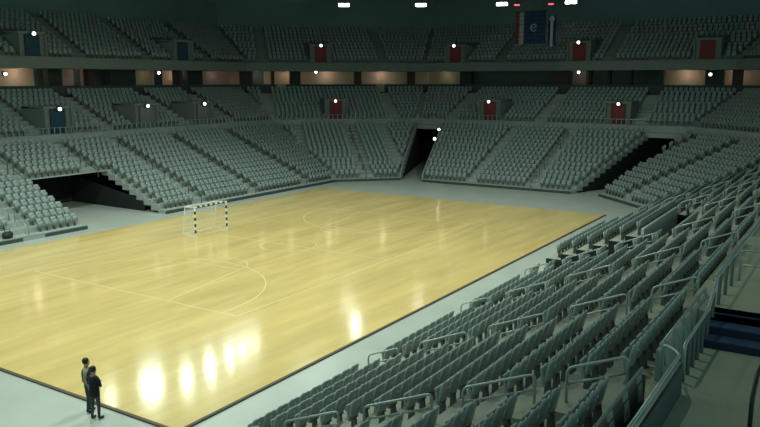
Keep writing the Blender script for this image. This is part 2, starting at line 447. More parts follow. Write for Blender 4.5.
# middle and upper tier seats, aisles kept free
MIDP = [(0, 34.2, 'pblue'), (0, 43.9, 'pgrey'), (0, 51.5, 'pgrey'), (1, 2.3, 'red'), (2, 4.1, 'red'), (2, 19.0, 'red')]
UPP = [(0, 36.4, 'pblue'), (0, 55., 'pblue'), (1, 1.4, 'red'), (2, -3.8, 'red'), (2, 12.4, 'red'), (2, 26.4, 'red')]
MIDA = {0: [32., 39.5, 49., 56.], 1: [-5.6, 9.6], 2: [-1., 10.4, 21.2], 3: [4.]}
UPA = {0: [33., 41.5, 50., 59.], 1: [-6., 9.5], 2: [2.5, 16.], 3: [4.]}
far = []
for tier, (d00, z00, rr, dd, nn, port, ais) in enumerate(((13.15, MZ, MR, MD, MN, MIDP, MIDA), (UD + .1, UZ, UR, UDD, UN, UPP, UPA))):
    for k in range(4):
        for r in range(nn):
            ds = d00 + r * dd + .3; z = z00 + r * rr
            sa, sb = lim(k, ds)
            if k == 0: sa = lx(15)
            holes = [(c - .5, c + .5) for c in ais[k]] + [(t - 1.5, t + 1.5) for kk, t, m in port if kk == k and r < (4 if tier == 0 else 5)]
            for s, e, fs, fe in cut(sa, sb, sorted(holes)):
                n = int((e - s - .1) / SEATP)
                off = s + (e - s - n * SEATP) / 2
                for i in range(max(0, n)): far.append((k, r, off + (i + .5) * SEATP, ds, z))

# portals: a box cut into the tier, coloured door inside, exit lamp above it
def frame_of(k):
    A, u, n, L, a, b = SEG[k]; return math.atan2(u.y, u.x)
colname = {'red': 'red', 'pblue': 'blue', 'pgrey': 'grey'}
where_mid = ['middle tier behind the handball goal, first from the left edge', 'middle tier behind the handball goal, second from the left edge', 'middle tier behind the handball goal, third from the left edge',
             'middle tier in the corner left of the tall opening', 'middle tier right of the tall floor opening', 'middle tier nearest the right floor opening']
where_up = ['upper tier at the far left', 'upper tier above the left corner', 'upper tier above the corner, under the first roof lamp', 'upper tier left of the hanging flag', 'upper tier right of the hanging flag', 'upper tier at the far right']
def portal(k, t, m, d, z, h, label):
    o = empty('exit_portal', P(k, t, d, z), frame_of(k)); w = 1.25
    tag(o, label, 'exit portal', 'exit portals in the tiers')
    for s in (-1, 1):
        mb = MB(); x0, x1 = sorted((s * w, s * (w + .14)))
        mb.hexa([(x0, 0, -.0), (x1, 0, 0), (x1, 3.4, 0), (x0, 3.4, 0)], [(x0, 0, h), (x1, 0, h), (x1, 3.4, h + .15), (x0, 3.4, h + .15)]); mb.build('side_wall', M['fascia'], o)
    mb = MB(); mb.box(-w, w, .35, .5, .0, h); mb.build('back_panel', M['pgrey'] if m == 'pgrey' else M['fascia'], o)
    mb = MB(); mb.box(-.74, .74, .12, .3, .1, h - .05); dr = mb.build('door', M[m], o); bevel(dr, .03, 1); dr['label'] = '%s door' % colname[m]
    mb = MB(); mb.box(-w - .14, w + .14, .15, 3.4, h, h + .2); mb.build('lintel', M['fascia'], o)
for (k, t, m), wh in zip(MIDP, where_mid): portal(k, t, m, 13.2, 5.6, 2.5, '%s exit portal in the %s' % (colname[m], wh))
for (k, t, m), wh in zip(UPP, where_up): portal(k, t, m, UD + .2, UZ - .1, 2.15, '%s exit portal in the %s' % (colname[m], wh))

def exit_lamp(loc, k, label, r=.2, rot=None):
    o = empty('exit_lamp', loc, frame_of(k)); tag(o, label, 'lamp', 'small white lamps on the tiers')
    mb = MB(); mb.box(-r * 1.7, r * 1.7, .06, .2, -r * 1.3, r * 1.5); h = mb.build('housing', M['housing'], o); bevel(h, .03, 1)
    mb = MB(); mb.lathe([(r * .4, -.02), (r * .92, -.01), (r, .03), (r * .9, .1)], (0, .05, 0), 12, 0, Vector((0, -1, 0))); mb.build('lens', M['lamp'], o, True)
for (k, t, d, z), nm in zip([(0, 34.2, 13.15, 7.3), (0, 43.9, 13.15, 7.3), (0, 51.5, 13.15, 7.3), (1, 2.2, 13.15, 7.3), (2, 4.1, 13.15, 7.3), (2, 19.1, 13.15, 7.3)], where_mid):
    exit_lamp(P(k, t, d - .12, z + .75), k, 'white exit lamp, ' + nm, .15)
for (k, t, z), nm in zip([(0, 36.4, 14.15), (1, 1.4, 14.2), (2, -3.8, 14.2), (2, 12.4, 14.2)], [where_up[0], where_up[2], where_up[3], where_up[4]]):
    exit_lamp(P(k, t, UD + .0, z + .65), k, 'white exit lamp, ' + nm, .17)
for (k, t, z), nm in zip([(0, 34.2, 10.95), (0, 52.3, 11.2), (1, .9, 11.4), (2, 12.1, 11.3), (2, 26.7, 11.0)],
                          ['at the far left', 'above the third door of the left stand', 'in the left corner', 'left of the grey panels', 'at the far right above the pale wall']):
    exit_lamp(P(k, t, 20.8, z + .15), k, 'small white lamp on the concourse edge ' + nm, .16)
exit_lamp(P(2, -3.2, 13.4, 3.4), 2, 'small white lamp inside the tall dark floor opening', .17)
exit_lamp(P(2, -.25, 9., 4.9), 2, 'small white lamp on the right edge of the tall floor opening', .14)
# grey door inside the tall opening
mb = MB(); mb.box(-.55, .55, 0, .1, 0, 2.6); o = mb.build('inner_door', M['pgrey']); bevel(o, .03, 1)
o.location = P(2, -3.6, 14.6, 0); o.rotation_euler.z = frame_of(2); tag(o, 'pale grey door leaf standing inside the tall dark floor opening', 'door')
mbh = MB(); mbh.tube([(.4, -.06, 1.0), (.4, -.06, 1.3)], .02, 6); mbh.build('handle', M['raildark'], o)

# front guard rail of the middle tier: upright bars under a top tube
for k, nm in ((0, 'behind the handball goal'), (1, 'in the left corner'), (2, 'above the far end seats'), (3, 'in the right corner')):
    o = empty('guard_rail', P(k, 0, 13.05, 5.85)); tag(o, 'grey barred guard rail along the middle tier front ' + nm, 'railing', 'guard rails of the middle tier')
    a, b = lim(k, 13.05); a += .08; b -= .08
    if k == 0: a = lx(15)
    l = o.location.copy()
    mb = MB(); mb.tube([P(k, a, 13.05, 6.45) - l, P(k, b, 13.05, 6.45) - l], .035, 6); mb.build('top_tube', M['rail'], o)
    mb = MB(); n = int((b - a) / .55)
    for i in range(n + 1):
        t = a + (b - a) * i / n
        mb.tube([P(k, t, 13.05, 5.82) - l, P(k, t, 13.05, 6.45) - l], .05, 5, caps=False)
    bars = mb.build('upright_bars', M['rail'], o)
    bars['kind'] = 'stuff'

# ------------------------------------------------------------------ seats
def seat_parts(fine):
    """local: x along row, -y towards court"""
    def back():
        mb = MB(); n = 4 if fine else 2
        sec = [(.255, .38, .15), (.27, .44, .2), (.31, .64, .212), (.345, .80, .2), (.36, .865, .165), (.362, .89, .1)]
        if not fine: sec = [sec[1], (.345, .80, .205), (.362, .885, .16)]
        rows = []; th = .06
        for j, (y, z, w) in enumerate(sec):
            tt = th * (.55 if j in (0, len(sec) - 1) else 1)
            ring = []
            for i in range(n + 1):
                f = i / n * 2 - 1
                ring.append((f * w, y - .04 * f * f + (th - tt) / 2, z))
            for i in range(n, -1, -1):
                f = i / n * 2 - 1
                ring.append((f * w, y - .04 * f * f + (th + tt) / 2, z))
            i0 = len(mb.v); mb.v += ring; rows.append(i0)
        c = 2 * (n + 1)
        for a, b in zip(rows, rows[1:]):
            for i in range(c): mb.f.append((a + i, a + (i + 1) % c, b + (i + 1) % c, b + i)); mb.m.append(0)
        mb.f.append(tuple(reversed(range(rows[0], rows[0] + c)))); mb.m.append(0)
        mb.f.append(tuple(range(rows[-1], rows[-1] + c))); mb.m.append(0)
        return mb
    def pan():      # folded up in front of the back
        mb = MB(); w = .2
        mb.hexa([(-w, .19, .30), (w, .19, .30), (w, .27, .30), (-w, .27, .30)], [(-w * .92, .12, .70), (w * .92, .12, .70), (w * .92, .19, .72), (-w * .92, .19, .72)])
        return mb
    def leg():
        mb = MB()
        mb.hexa([(-.03, .18, 0), (.03, .18, 0), (.03, .36, 0), (-.03, .36, 0)], [(-.03, .2, .5), (.03, .2, .5), (.03, .3, .5), (-.03, .3, .5)])
        if fine:
            mb.box(-.2, .2, .24, .28, .44, .48); mb.box(-.09, .09, .16, .38, 0, .015)
        return mb
    return back(), pan(), leg()
def seat_matrix(k, t, d, z):
    A, u, n, L, a, b = SEG[k]; p = A + u * t + n * d
    return p.x, p.y, z, u.x, u.y, n.x, n.y

# camera (needed to choose the seats that show largest)
CAM = Vector((-14.82, -16.83, 10.574)); YAW = math.radians(32.669); PIT = math.radians(-10.036); FPX = 755.5
fw = Vector((math.cos(PIT) * math.cos(YAW), math.cos(PIT) * math.sin(YAW), math.sin(PIT)))
rt = Vector((math.sin(YAW), -math.cos(YAW), 0)); upv = rt.cross(fw)
def pix(p):
    v = p - CAM; dd = v.dot(fw)
    return 380 + FPX * v.dot(rt) / dd, 213.5 - FPX * v.dot(upv) / dd, dd
near, rest = [], []
for s in seats:
    k, r, t, d, z = s
    p = P(k, t, d, z)
    if (p - CAM).dot(fw) < 1: continue
    x, y, dd = pix(Vector((p.x, p.y - .3 if k == 4 else p.y, z + .7)))
    if k == 4 and -4 < x < 764 and y < 430: near.append((dd, s))
    elif -60 < x < 830 and y < 520 and not (k == 0 and r == 0 and abs(t - lx(12.9)) < .75): rest.append(s)
near.sort(key=lambda a: a[0])
show = [s for dd, s in near[:300]]; rest += [s for dd, s in near[300:]]
rest += [s for s in far if -60 < pix(P(s[0], s[2], s[3], s[4]))[0] < 830]

ORD = 'first second third fourth fifth sixth seventh eighth ninth tenth eleventh twelfth thirteenth fourteenth'.split()
root = empty('folding_seat')
b_, p_, l_ = seat_parts(True)
bk = b_.build('backrest', M['seat'], root, True); bevel(bk, .012, 1)
pn = p_.build('seat_pan', M['seat_pan'], root); bevel(pn, .015, 2)
lg = l_.build('pedestal', M['seat_leg'], root)
tg = MB(); tg.box(-.035, .035, .395, .408, .72, .765); tgo = tg.build('number_plate', M['tag'], root); tgo.rotation_euler.x = 0; tgo['label'] = 'small pale number plate'
proto(root, [bk, pn, lg, tgo])
AX = [(-.9, 'nearest'), (6., 'second'), (13.1, 'third'), (20.2, 'fourth'), (27.3, 'fifth')]
byrow = {}
allrow = {}
for k, r, t, d, z in seats:
    if k == 4: allrow.setdefault(r, []).append(48.2 - t)
for r in allrow: allrow[r].sort()
for i, (k, r, t, d, z) in enumerate(show):
    X = 48.2 - t
    o = root if i == 0 else copy_tree(root)
    o.location = P(k, t, d, z); o.rotation_euler = (0, 0, math.pi)
    prev = [a for a in AX if a[0] < X]
    if prev:
        ax, an = prev[-1]; n = sum(1 for x in allrow[r] if ax < x <= X + .01); rel = 'beyond'
    else:
        ax, an = AX[0]; n = sum(1 for x in allrow[r] if X - .01 <= x < ax); rel = 'before'
    row = 'front row by the court' if r == 0 else ('top row under the walkway wall' if r == 12 else '%s row up from court' % ORD[r])
    tag(o, 'grey folding seat, %s, %s seat %s the %s stair aisle' % (row, ORD[n - 1] if n <= 14 else str(n) + 'th', rel, an), 'seat', 'grey folding seats of the near stand')

def merged(name, lst):
    mbs = seat_parts(False); V = []; F = []; MI = []
    n0 = 0
    for mi, m in enumerate(mbs):
        V += m.v; F += [tuple(i + n0 for i in f) for f in m.f]; MI += [mi] * len(m.f); n0 += len(m.v)
    V = np.array(V); N = len(lst)
    T = np.array([seat_matrix(s[0], s[2], s[3], s[4]) for s in lst])
    out = np.empty((N, len(V), 3))
    out[:, :, 0] = T[:, 0:1] + V[None, :, 0] * T[:, 3:4] + V[None, :, 1] * T[:, 5:6]
    out[:, :, 1] = T[:, 1:2] + V[None, :, 0] * T[:, 4:5] + V[None, :, 1] * T[:, 6:7]
    out[:, :, 2] = T[:, 2:3] + V[None, :, 2]
    me = bpy.data.meshes.new(name)
    lens = np.array([len(f) for f in F]); idx = np.concatenate([np.array(f) for f in F])
    nl = len(idx)
    me.vertices.add(N * len(V)); me.vertices.foreach_set('co', out.ravel())
    me.loops.add(N * nl)
    me.loops.foreach_set('vertex_index', (idx[None, :] + (np.arange(N) * len(V))[:, None]).ravel().astype(np.int32))
    me.polygons.add(N * len(F))
    st = np.concatenate([[0], np.cumsum(lens)[:-1]])
    me.polygons.foreach_set('loop_start', (st[None, :] + (np.arange(N) * nl)[:, None]).ravel().astype(np.int32))
    me.polygons.foreach_set('material_index', np.tile(np.array(MI), N).astype(np.int32))
    for m in ('seat', 'seat_pan', 'seat_leg'): me.materials.append(M[m])
    me.update(calc_edges=True); me.validate()
    o = bpy.data.objects.new(name, me); COL.objects.link(o); return o
so = merged('stand_seats', rest); so['kind'] = 'stuff'
so['label'] = 'rows of grey folding seats filling the stands all around the court'; so['category'] = 'seats'

# ------------------------------------------------------------------ stair handrails
def rail_thing(k, t, da, db, label, r=.03, m='rail', h=.85):
    """a bent tube loop with a middle bar, standing in a stair aisle"""
    za = Z0 + int((da + .01) / DEP) * RISE; zb = Z0 + int((db + .01) / DEP) * RISE
    o = empty('handrail', P(k, t, da, za)); l = o.location.copy()
    tag(o, label, 'handrail', 'steel handrail loops in the stair aisles')
    lo = Z0 + (da / DEP - .5) * RISE; hi = Z0 + (db / DEP - .5) * RISE
    pts = [P(k, t, da, za), P(k, t, da, lo + h), P(k, t, db, hi + h), P(k, t, db, zb)]
    mb = MB(); mb.tube([p - l for p in rounded(pts, .14)], r, 8); mb.build('bent_tube', M[m], o, True)
    mb = MB(); mb.tube([P(k, t, da, lo + h - .33) - l, P(k, t, db, hi + h - .33) - l], r * .85, 6); mb.build('middle_bar', M[m], o, True)
    for p in (pts[0], pts[-1]):
        mb = MB(); mb.lathe([(.07, 0), (.07, .012), (.035, .03)], p - l, 10); mb.build('foot_plate', M[m], o)
segs = [(.6, 1.8), (2.62, 4.32), (5.05, 6.85), (7.6, 9.2), (9.85, 11.0)]
for j, X in enumerate((-.9, 6., 13.1, 20.2, 27.3, 34.4, 41.5)):
    c = X - .15
    for i, (a, b) in enumerate(segs):
        if j == 4 and a < 8 * DEP: continue
        if in_gap(4, nx(c), int(a / DEP)) or in_gap(4, nx(c), int(b / DEP)): continue
        rail_thing(4, nx(c), a, b, 'steel handrail loop in the %s near-side stair aisle, %s up from court' % ('nearest second third fourth fifth sixth seventh'.split()[j], ORD[i]))
for j, (X, r0, r1) in enumerate([(14.4, 0, 6), (18.2, 7, 13), (24.6, 7, 13), (30.2, 0, 13), (37.0, 0, 13), (44.6, 0, 13)]):
    nm = ['beside the left dark opening', 'above the left dark opening', 'above the right end of the left opening', 'right of the left dark opening', 'behind the handball goal', 'nearest the left corner'][j]
    n = 0; d = r0 * DEP + .3
    while d + 1.5 < (r1 + 1) * DEP:
        rail_thing(0, lx(X), d, d + 1.5, 'handrail loop in the stair aisle %s, %s up' % (nm, ORD[n]), .035, 'rail' if j == 0 else 'raildark'); d += 2.2; n += 1
for j, (k, t, r0, r1, nm) in enumerate([(1, 3.4, 0, 13, 'in the left corner'), (2, 14.6, 0, 13, 'in the far end stand')]):
    n = 0; d = r0 * DEP + .3
    while d + 1.5 < (r1 + 1) * DEP:
        rail_thing(k, t, d, d + 1.5, 'handrail loop in the stair aisle %s, %s up' % (nm, ORD[n]), .035, 'raildark'); d += 2.2; n += 1

# ------------------------------------------------------------------ near walkway behind the last row
mb = MB(); mb.box(-12, 2.9, -15.9, -13.55, 4.3, 4.6); struct(mb.build('floor_near_walkway', M['tan']))
mb = MB(); mb.box(3.8, 52, -15.9, -13.55, 4.9, 5.2); struct(mb.build('floor_near_landing', M['tan']))
for i in range(3):
    pass
mb = MB()
for i, x in enumerate((2.9, 3.35, 3.8)):
    z = 4.6 + .2 * (i + 1)
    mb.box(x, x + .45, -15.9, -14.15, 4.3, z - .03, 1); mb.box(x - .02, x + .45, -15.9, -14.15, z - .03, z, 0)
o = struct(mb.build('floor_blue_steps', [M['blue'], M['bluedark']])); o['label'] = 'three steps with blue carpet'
# parapet behind the last row, open at each stair aisle
xs = [-9, -1.15, .3, 5.2, 6.8, 12.3, 13.9, 19.4, 21, 26.5, 28.1, 33.6, 35.2, 40.7, 42.3, 52]
for i in range(0, len(xs), 2):
    mb = MB(); mb.box(xs[i], xs[i + 1], -13.85, -13.7, 4.2, 5.25); struct(mb.build('wall_parapet', M['walldark'] if i == 0 else M['wallgrey']))
    o = empty('parapet_rail', (xs[i], -13.78, 5.25)); tag(o, 'steel tube rail on top of the near parapet wall, %s length from the camera' % ORD[i // 2], 'railing', 'tube rails on the near parapet')
    L = xs[i + 1] - xs[i]
    mb = MB(); mb.tube([(0, 0, .12), (L, 0, .12)], .03, 8); mb.build('top_tube', M['rail'], o, True)
    for j in range(int(L / .9) + 1):
        mb = MB(); x = min(L - .2, .25 + j * .9)
        mb.hexa([(x - .13, -.115, -.34), (x + .13, -.115, -.34), (x + .13, -.08, -.34), (x - .13, -.08, -.34)], [(x - .13, -.05, .1), (x + .13, -.05, .1), (x + .13, -.02, .1), (x - .13, -.02, .1)])
        mb.build('bracket', M['wallgrey'], o)
# second barrier beside the stair head
mb = MB(); mb.box(-6, -.1, -14.3, -14.2, 4.55, 5.2); struct(mb.build('wall_stairhead', M['walldark']))
o = empty('stairhead_rail', (-.1, -14.25, 4.6)); tag(o, 'bent steel rail round the stair head beside the tan walkway', 'railing')
mb = MB(); mb.tube(rounded([(-5.4, 0, .82), (-.05, 0, .82), (.25, .4, .88), (.25, .4, 0)], .2), .035, 8); mb.build('top_tube', M['rail'], o, True)
mb = MB(); mb.tube([(-5.4, 0, .66), (-.1, 0, .66)], .025, 8); mb.build('lower_tube', M['rail'], o, True)
mb = MB(); mb.tube([(-.1, 0, .8), (.42, 0, .12)], .03, 8); mb.build('brace', M['raildark'], o, True)
o = empty('walkway_rail', (.5, -14.2, 4.6)); tag(o, 'grey post railing along the walkway edge up to the blue steps', 'railing')
mb = MB(); mb.tube(rounded([(0, 0, 0), (0, 0, .8), (2.6, 0, .85), (3.6, 0, 1.4), (12., 0, 1.4)], .15), .035, 8); mb.build('top_tube', M['rail'], o, True)
for x, z in ((.5, 0), (1., 0), (1.5, 0), (2., 0), (2.6, .1), (3.2, .5), (4., .6), (5., .6), (6., .6)):
    mb = MB(); mb.tube([(x, 0, z), (x, 0, .8 if x < 2.7 else 1.1 if x < 3.5 else 1.4)], .045, 6); mb.build('post', M['raildark'], o)
o = empty('landing_rail', (7.2, -14.4, 5.2)); tag(o, 'pale steel rail crossing the landing above the blue steps', 'railing')
mb = MB(); mb.tube(rounded([(0, .1, 0), (0, .1, .85), (0, -1.4, .85), (0, -1.4, 0)], .12), .03, 8); mb.build('bent_tube', M['rail'], o, True)
mb = MB(); mb.tube([(0, .1, .45), (0, -1.4, .45)], .025, 8); mb.build('middle_bar', M['rail'], o, True)
o = empty('corner_handrail', (-1.15, -15.62, 4.6)); tag(o, 'black bent handrail end on the walkway in the lower right corner', 'handrail')
mb = MB(); mb.tube(rounded([(0, 0, 0), (0, 0, .62), (.35, -.02, .95), (1.3, -.05, .95)], .12), .04, 8); mb.build('bent_tube', M['black'], o, True)
mb = MB(); mb.lathe([(.08, 0), (.08, .012), (.045, .03)], (0, 0, 0), 10); mb.build('foot_plate', M['black'], o)

# ------------------------------------------------------------------ handball goal
o = empty('handball_goal', (22.42, 21.02, .05)); tag(o, 'handball goal with black and white banded posts and white net', 'goal')
def banded(mb, a, b, n, w=.045):
    a = Vector(a); b = Vector(b)
    for i in range(n):
        p = a + (b - a) * i / n; q = a + (b - a) * (i + 1) / n
        lo = [min(p[j], q[j]) - (w if abs(a[j] - b[j]) < .01 else 0) for j in range(3)]; hi = [max(p[j], q[j]) + (w if abs(a[j] - b[j]) < .01 else 0) for j in range(3)]
        mb.box(lo[0], hi[0], lo[1], hi[1], lo[2], hi[2], i % 2)
for s in (-1, 1):
    mb = MB(); banded(mb, (s * 1.5, 0, 0), (s * 1.5, 0, 1.94), 9); mb.build('post', [M['white'], M['black']], o)
mb = MB(); banded(mb, (-1.56, 0, 2.), (1.56, 0, 2.), 13); mb.build('crossbar', [M['white'], M['black']], o)
for s in (-1, 1):
    mb = MB(); mb.tube(rounded([(s * 1.5, .04, 2.), (s * 1.5, .95, 1.95), (s * 1.5, 1.25, .03), (s * 1.5, .04, .03)], .1), .025, 6); mb.build('side_frame', M['white'], o, True)
mb = MB(); mb.tube([(-1.5, .95, 1.95), (1.5, .95, 1.95)], .03, 6); mb.tube([(-1.5, 1.25, .03), (1.5, 1.25, .03)], .025, 6); mb.build('back_frame', M['white'], o)
mb = MB(); st = .2; rr = .0055
for i in range(16):
    x = -1.5 + i * st; mb.tube([(x, .03, 1.99), (x, .95, 1.93), (x, 1.25, .04)], rr, 3, caps=False)
for j in range(11):
    f = j / 10; mb.tube([(-1.5, .95 + .3 * f, 1.93 - 1.89 * f), (1.5, .95 + .3 * f, 1.93 - 1.89 * f)], rr, 3, caps=False)
for j in range(5): mb.tube([(-1.5, .05 + j * .22, 1.98), (1.5, .05 + j * .22, 1.98)], rr, 3, caps=False)
for s in (-1, 1):
    for j in range(10): mb.tube([(s * 1.5, .05, .1 + j * .2), (s * 1.5, 1.25 - .3 * (.1 + j * .2) / 2, .1 + j * .2)], rr, 3, caps=False)
    for j in range(5): mb.tube([(s * 1.5, .2 + j * .2, .05), (s * 1.5, .2 + j * .16, 1.97)], rr, 3, caps=False)
mb.build('net', M['net'], o)

# black bag on the left stand front
mb = MB(); mb.lathe([(.12, 0), (.26, .02), (.3, .2), (.27, .38), (.15, .46), (.05, .47)], (0, 0, 0), 14); 
bag = mb.build('duffel_bag', M['black'], None, True); bag.location = P(0, lx(12.9), .3, Z0); bag.scale = (1.25, .8, 1)
tag(bag, 'black bag left on the front row beside the left stair aisle', 'bag')
mbh = MB(); mbh.tube(rounded([(-.15, 0, .44), (-.12, 0, .6), (.12, 0, .6), (.15, 0, .44)], .06), .02, 6); mbh.build('handle', M['shoe'], bag, True)

# ------------------------------------------------------------------ floodlights under the roof
floods = []
def flood(loc, aim, label, power, size=2.2, blend=.6, r=.35, vis='lamp_big', col=(.8, 1, .86), sc=1.):
    loc = Vector(loc)
    o = empty('floodlight', loc); tag(o, label, 'floodlight', 'floodlights under the roof')
    d = (Vector(aim) - loc).normalized()
    q = d.to_track_quat('Z', 'Y').to_matrix()
    sx = d.cross(Vector((0, 0, 1)));  sx = sx.normalized() if sx.length > .05 else Vector((1, 0, 0)); sy = sx.cross(d)
    def slab_(x, y, z0, z1, taper=1.):
        b = MB(); f = lambda a, c, z: sx * a + sy * c + d * z
        b.hexa([f(-x * taper, y * taper, z0), f(-x * taper, -y * taper, z0), f(x * taper, -y * taper, z0), f(x * taper, y * taper, z0)][::-1], [f(-x, y, z1), f(-x, -y, z1), f(x, -y, z1), f(x, y, z1)][::-1]); return b
    bevel(slab_(.75 * sc, .26 * sc, -.35 * sc, 0, .75).build('housing', M['housing'], o), .04)
    bevel(slab_(.62 * sc, .18 * sc, 0.005, .06 * sc, 1.).build('lens', M[vis], o), .03)
    mb = MB(); mb.tube([(0, 0, .1), (0, 0, 22.3 - loc.z)], .05, 6); mb.build('bracket', M['housing'], o)
    if power:
        ld = bpy.data.lights.new('flood', 'SPOT'); ld.energy = power; ld.spot_size = size; ld.spot_blend = blend; ld.color = col; ld.shadow_soft_size = r
        lo = bpy.data.objects.new('flood_beam', ld); COL.objects.link(lo); lo.parent = o; lo.location = d * (.25 * sc)
        lo.rotation_euler = d.to_track_quat('-Z', 'Y').to_euler()
    return o
PW = 4900
nl = 0
for x in (-2, 12, 26, 38):
    for y in (3, 25):
        nl += 1
        flood((x, y, 20.5), (x * .75 + 5, 14 + (y - 14) * .35, 0), 'white floodlight over the court, %s in the %s roof row' % (ORD['-2 12 26 38'.split().index(str(x))], 'near' if y < 9 else 'far'), PW * (1.35 if x < 20 else .8), 2.6, .8)
for i, (x, y) in enumerate(((4, -9), (24, -8), (52.5, 8))):  # unseen floods added to brighten the near walkway and the stands
    flood((x, y, 21), (x + (4, 9, 4)[i], y + 2, 0), 'unseen added floodlight over the %s' % ('near walkway', 'near stand', 'far end stand')[i], (1150, 2000, 1300)[i], 2.5, .8)
# the row whose reflections stand on the parquet
for i, (x, y) in enumerate(((29.2, 42.5), (33.1, 41.8), (34.1, 41.6), (36.6, 39.8), (40.2, 40.1), (43.8, 40.8), (46.3, 41.1), (48.6, 41.4))):
    flood((x, y, 20), (4, 3, 0), 'white floodlight over the left stand, %s in the row mirrored in the parquet' % ORD[i], (220, 560, 560, 480, 480, 360, 240, 180)[i], .9, .5, (.18, .2, .2, .2, .18, .15, .13, .13)[i])
flood((59.8, 34.6, 20), (10, 1, 0), 'white floodlight over the left corner, mirrored at the court edge', 330, .6, .5, .2)
for i, (px_, py_) in enumerate(((344, 5), (421, 5), (502, 4), (571, 2))):
    v = fw * FPX + rt * (px_ - 380) + upv * (213.5 - py_); s = (20. - CAM.z) / v.z
    p = CAM + v * s
    flood(p, (8, 4, 0), 'bright roof floodlight over the far end, %s of the visible row from the left' % ORD[i], 0, sc=1.1)
for i, (px_, py_) in enumerate(((517, 5), (551, 4))):
    v = fw * FPX + rt * (px_ - 380) + upv * (213.5 - py_); s = (20. - CAM.z) / v.z
    p = CAM + v * s
    o = flood(p, (8, 4, 0), 'small red roof lamp above the %s edge of the hanging flag' % ('left', 'right')[i], 0, vis='lamp_red', sc=.55)

# concourse ceiling lamps: warm light onto the panels
for k, t, e in ((0, 37., 60), (0, 43.8, 14), (0, 52.8, 16), (0, 57., 30), (0, 63.5, 16), (1, -6.5, 24), (1, -2.5, 30), (1, 2.7, 42), (1, 10.2, 46), (2, -7., 22), (2, 11.4, 6), (2, 23.8, 42), (2, 29., 26)):
    ld = bpy.data.lights.new('concourse', 'POINT'); ld.energy = e * .5; ld.color = (1, .8, .62); ld.shadow_soft_size = .25
    lo = bpy.data.objects.new('concourse_lamp', ld); COL.objects.link(lo); lo.location = P(k, t, 22.9, 11.25)

# ------------------------------------------------------------------ flags
def cloth(mb, w, h, mi=0, x0=0., ph=0.):
    nx_, nz_ = 8, 8
    for i in range(nx_):
        for j in range(nz_):
            q = []
            for a, b in ((i, j), (i + 1, j), (i + 1, j + 1), (i, j + 1)):
                x = x0 + w * a / nx_; q.append((x, .06 * math.sin(x * 5 + ph), -h * b / nz_))
            mb.face([q[0], q[3], q[2], q[1]], mi)
def facecam_root(nm, t, z, dd=12): 
    return empty(nm, P(2, t, dd, z), frame_of(2))
o = facecam_root('hanging_flag', 7.6, 17.95); tag(o, 'hanging red, white and blue striped flag with pale emblem under the roof', 'flag')
for nm, x0, w, m in (('red_stripe', 0, .45, 'flagred'), ('white_stripe', .45, .55, 'flagwhite'), ('blue_field', 1., 2.55, 'flagblue')):
    mb = MB(); cloth(mb, w, 3.5, 0, x0); c = mb.build(nm, M[m], o, True); s = c.modifiers.new('solid', 'SOLIDIFY'); s.thickness = .02
mb = MB()
mb.tube([(2.2 + .36 * math.cos(a), -.12, -1.75 + .36 * math.sin(a)) for a in [math.radians(x) for x in range(40, 330, 20)]], .07, 6)
mb.tube([(1.9, -.12, -1.8), (2.5, -.12, -1.65)], .06, 6); mb.build('emblem', M['flagwhite'], o, True)
mb = MB(); mb.tube([(-.2, 0, .04), (3.65, 0, .04)], .05, 6); mb.build('hanging_bar', M['beam'], o)
mb = MB()
for x in (.2, 3.2): mb.tube([(x, 0, .04), (x, 0, 4.3)], .015, 4)
mb.build('cables', M['beam'], o)
o = facecam_root('pale_pennant', 11.35, 17.4, 12.6); tag(o, 'narrow pale pennant on a dark blue cloth hanging beside the flag', 'flag')
mb = MB(); cloth(mb, .9, 3., 0, -.2, 1); c = mb.build('blue_cloth', M['flagblue'], o, True); c.location.y = .15; c.modifiers.new('solid', 'SOLIDIFY').thickness = .02
mb = MB(); mb.lathe([(.05, -.02), (.32, -.01), (.32, .02), (.05, .03)], (.25, -.05, -.3), 16, 0, Vector((0, -1, 0))); mb.box(.1, .4, -.06, -.03, -3.2, -.5); mb.build('pale_strip', M['flagwhite'], o)
mb = MB(); mb.tube([(-.2, 0, .04), (.8, 0, .04)], .04, 6); mb.tube([(.25, 0, .04), (.25, 0, 4.8)], .015, 4); mb.build('hanging_bar', M['beam'], o)

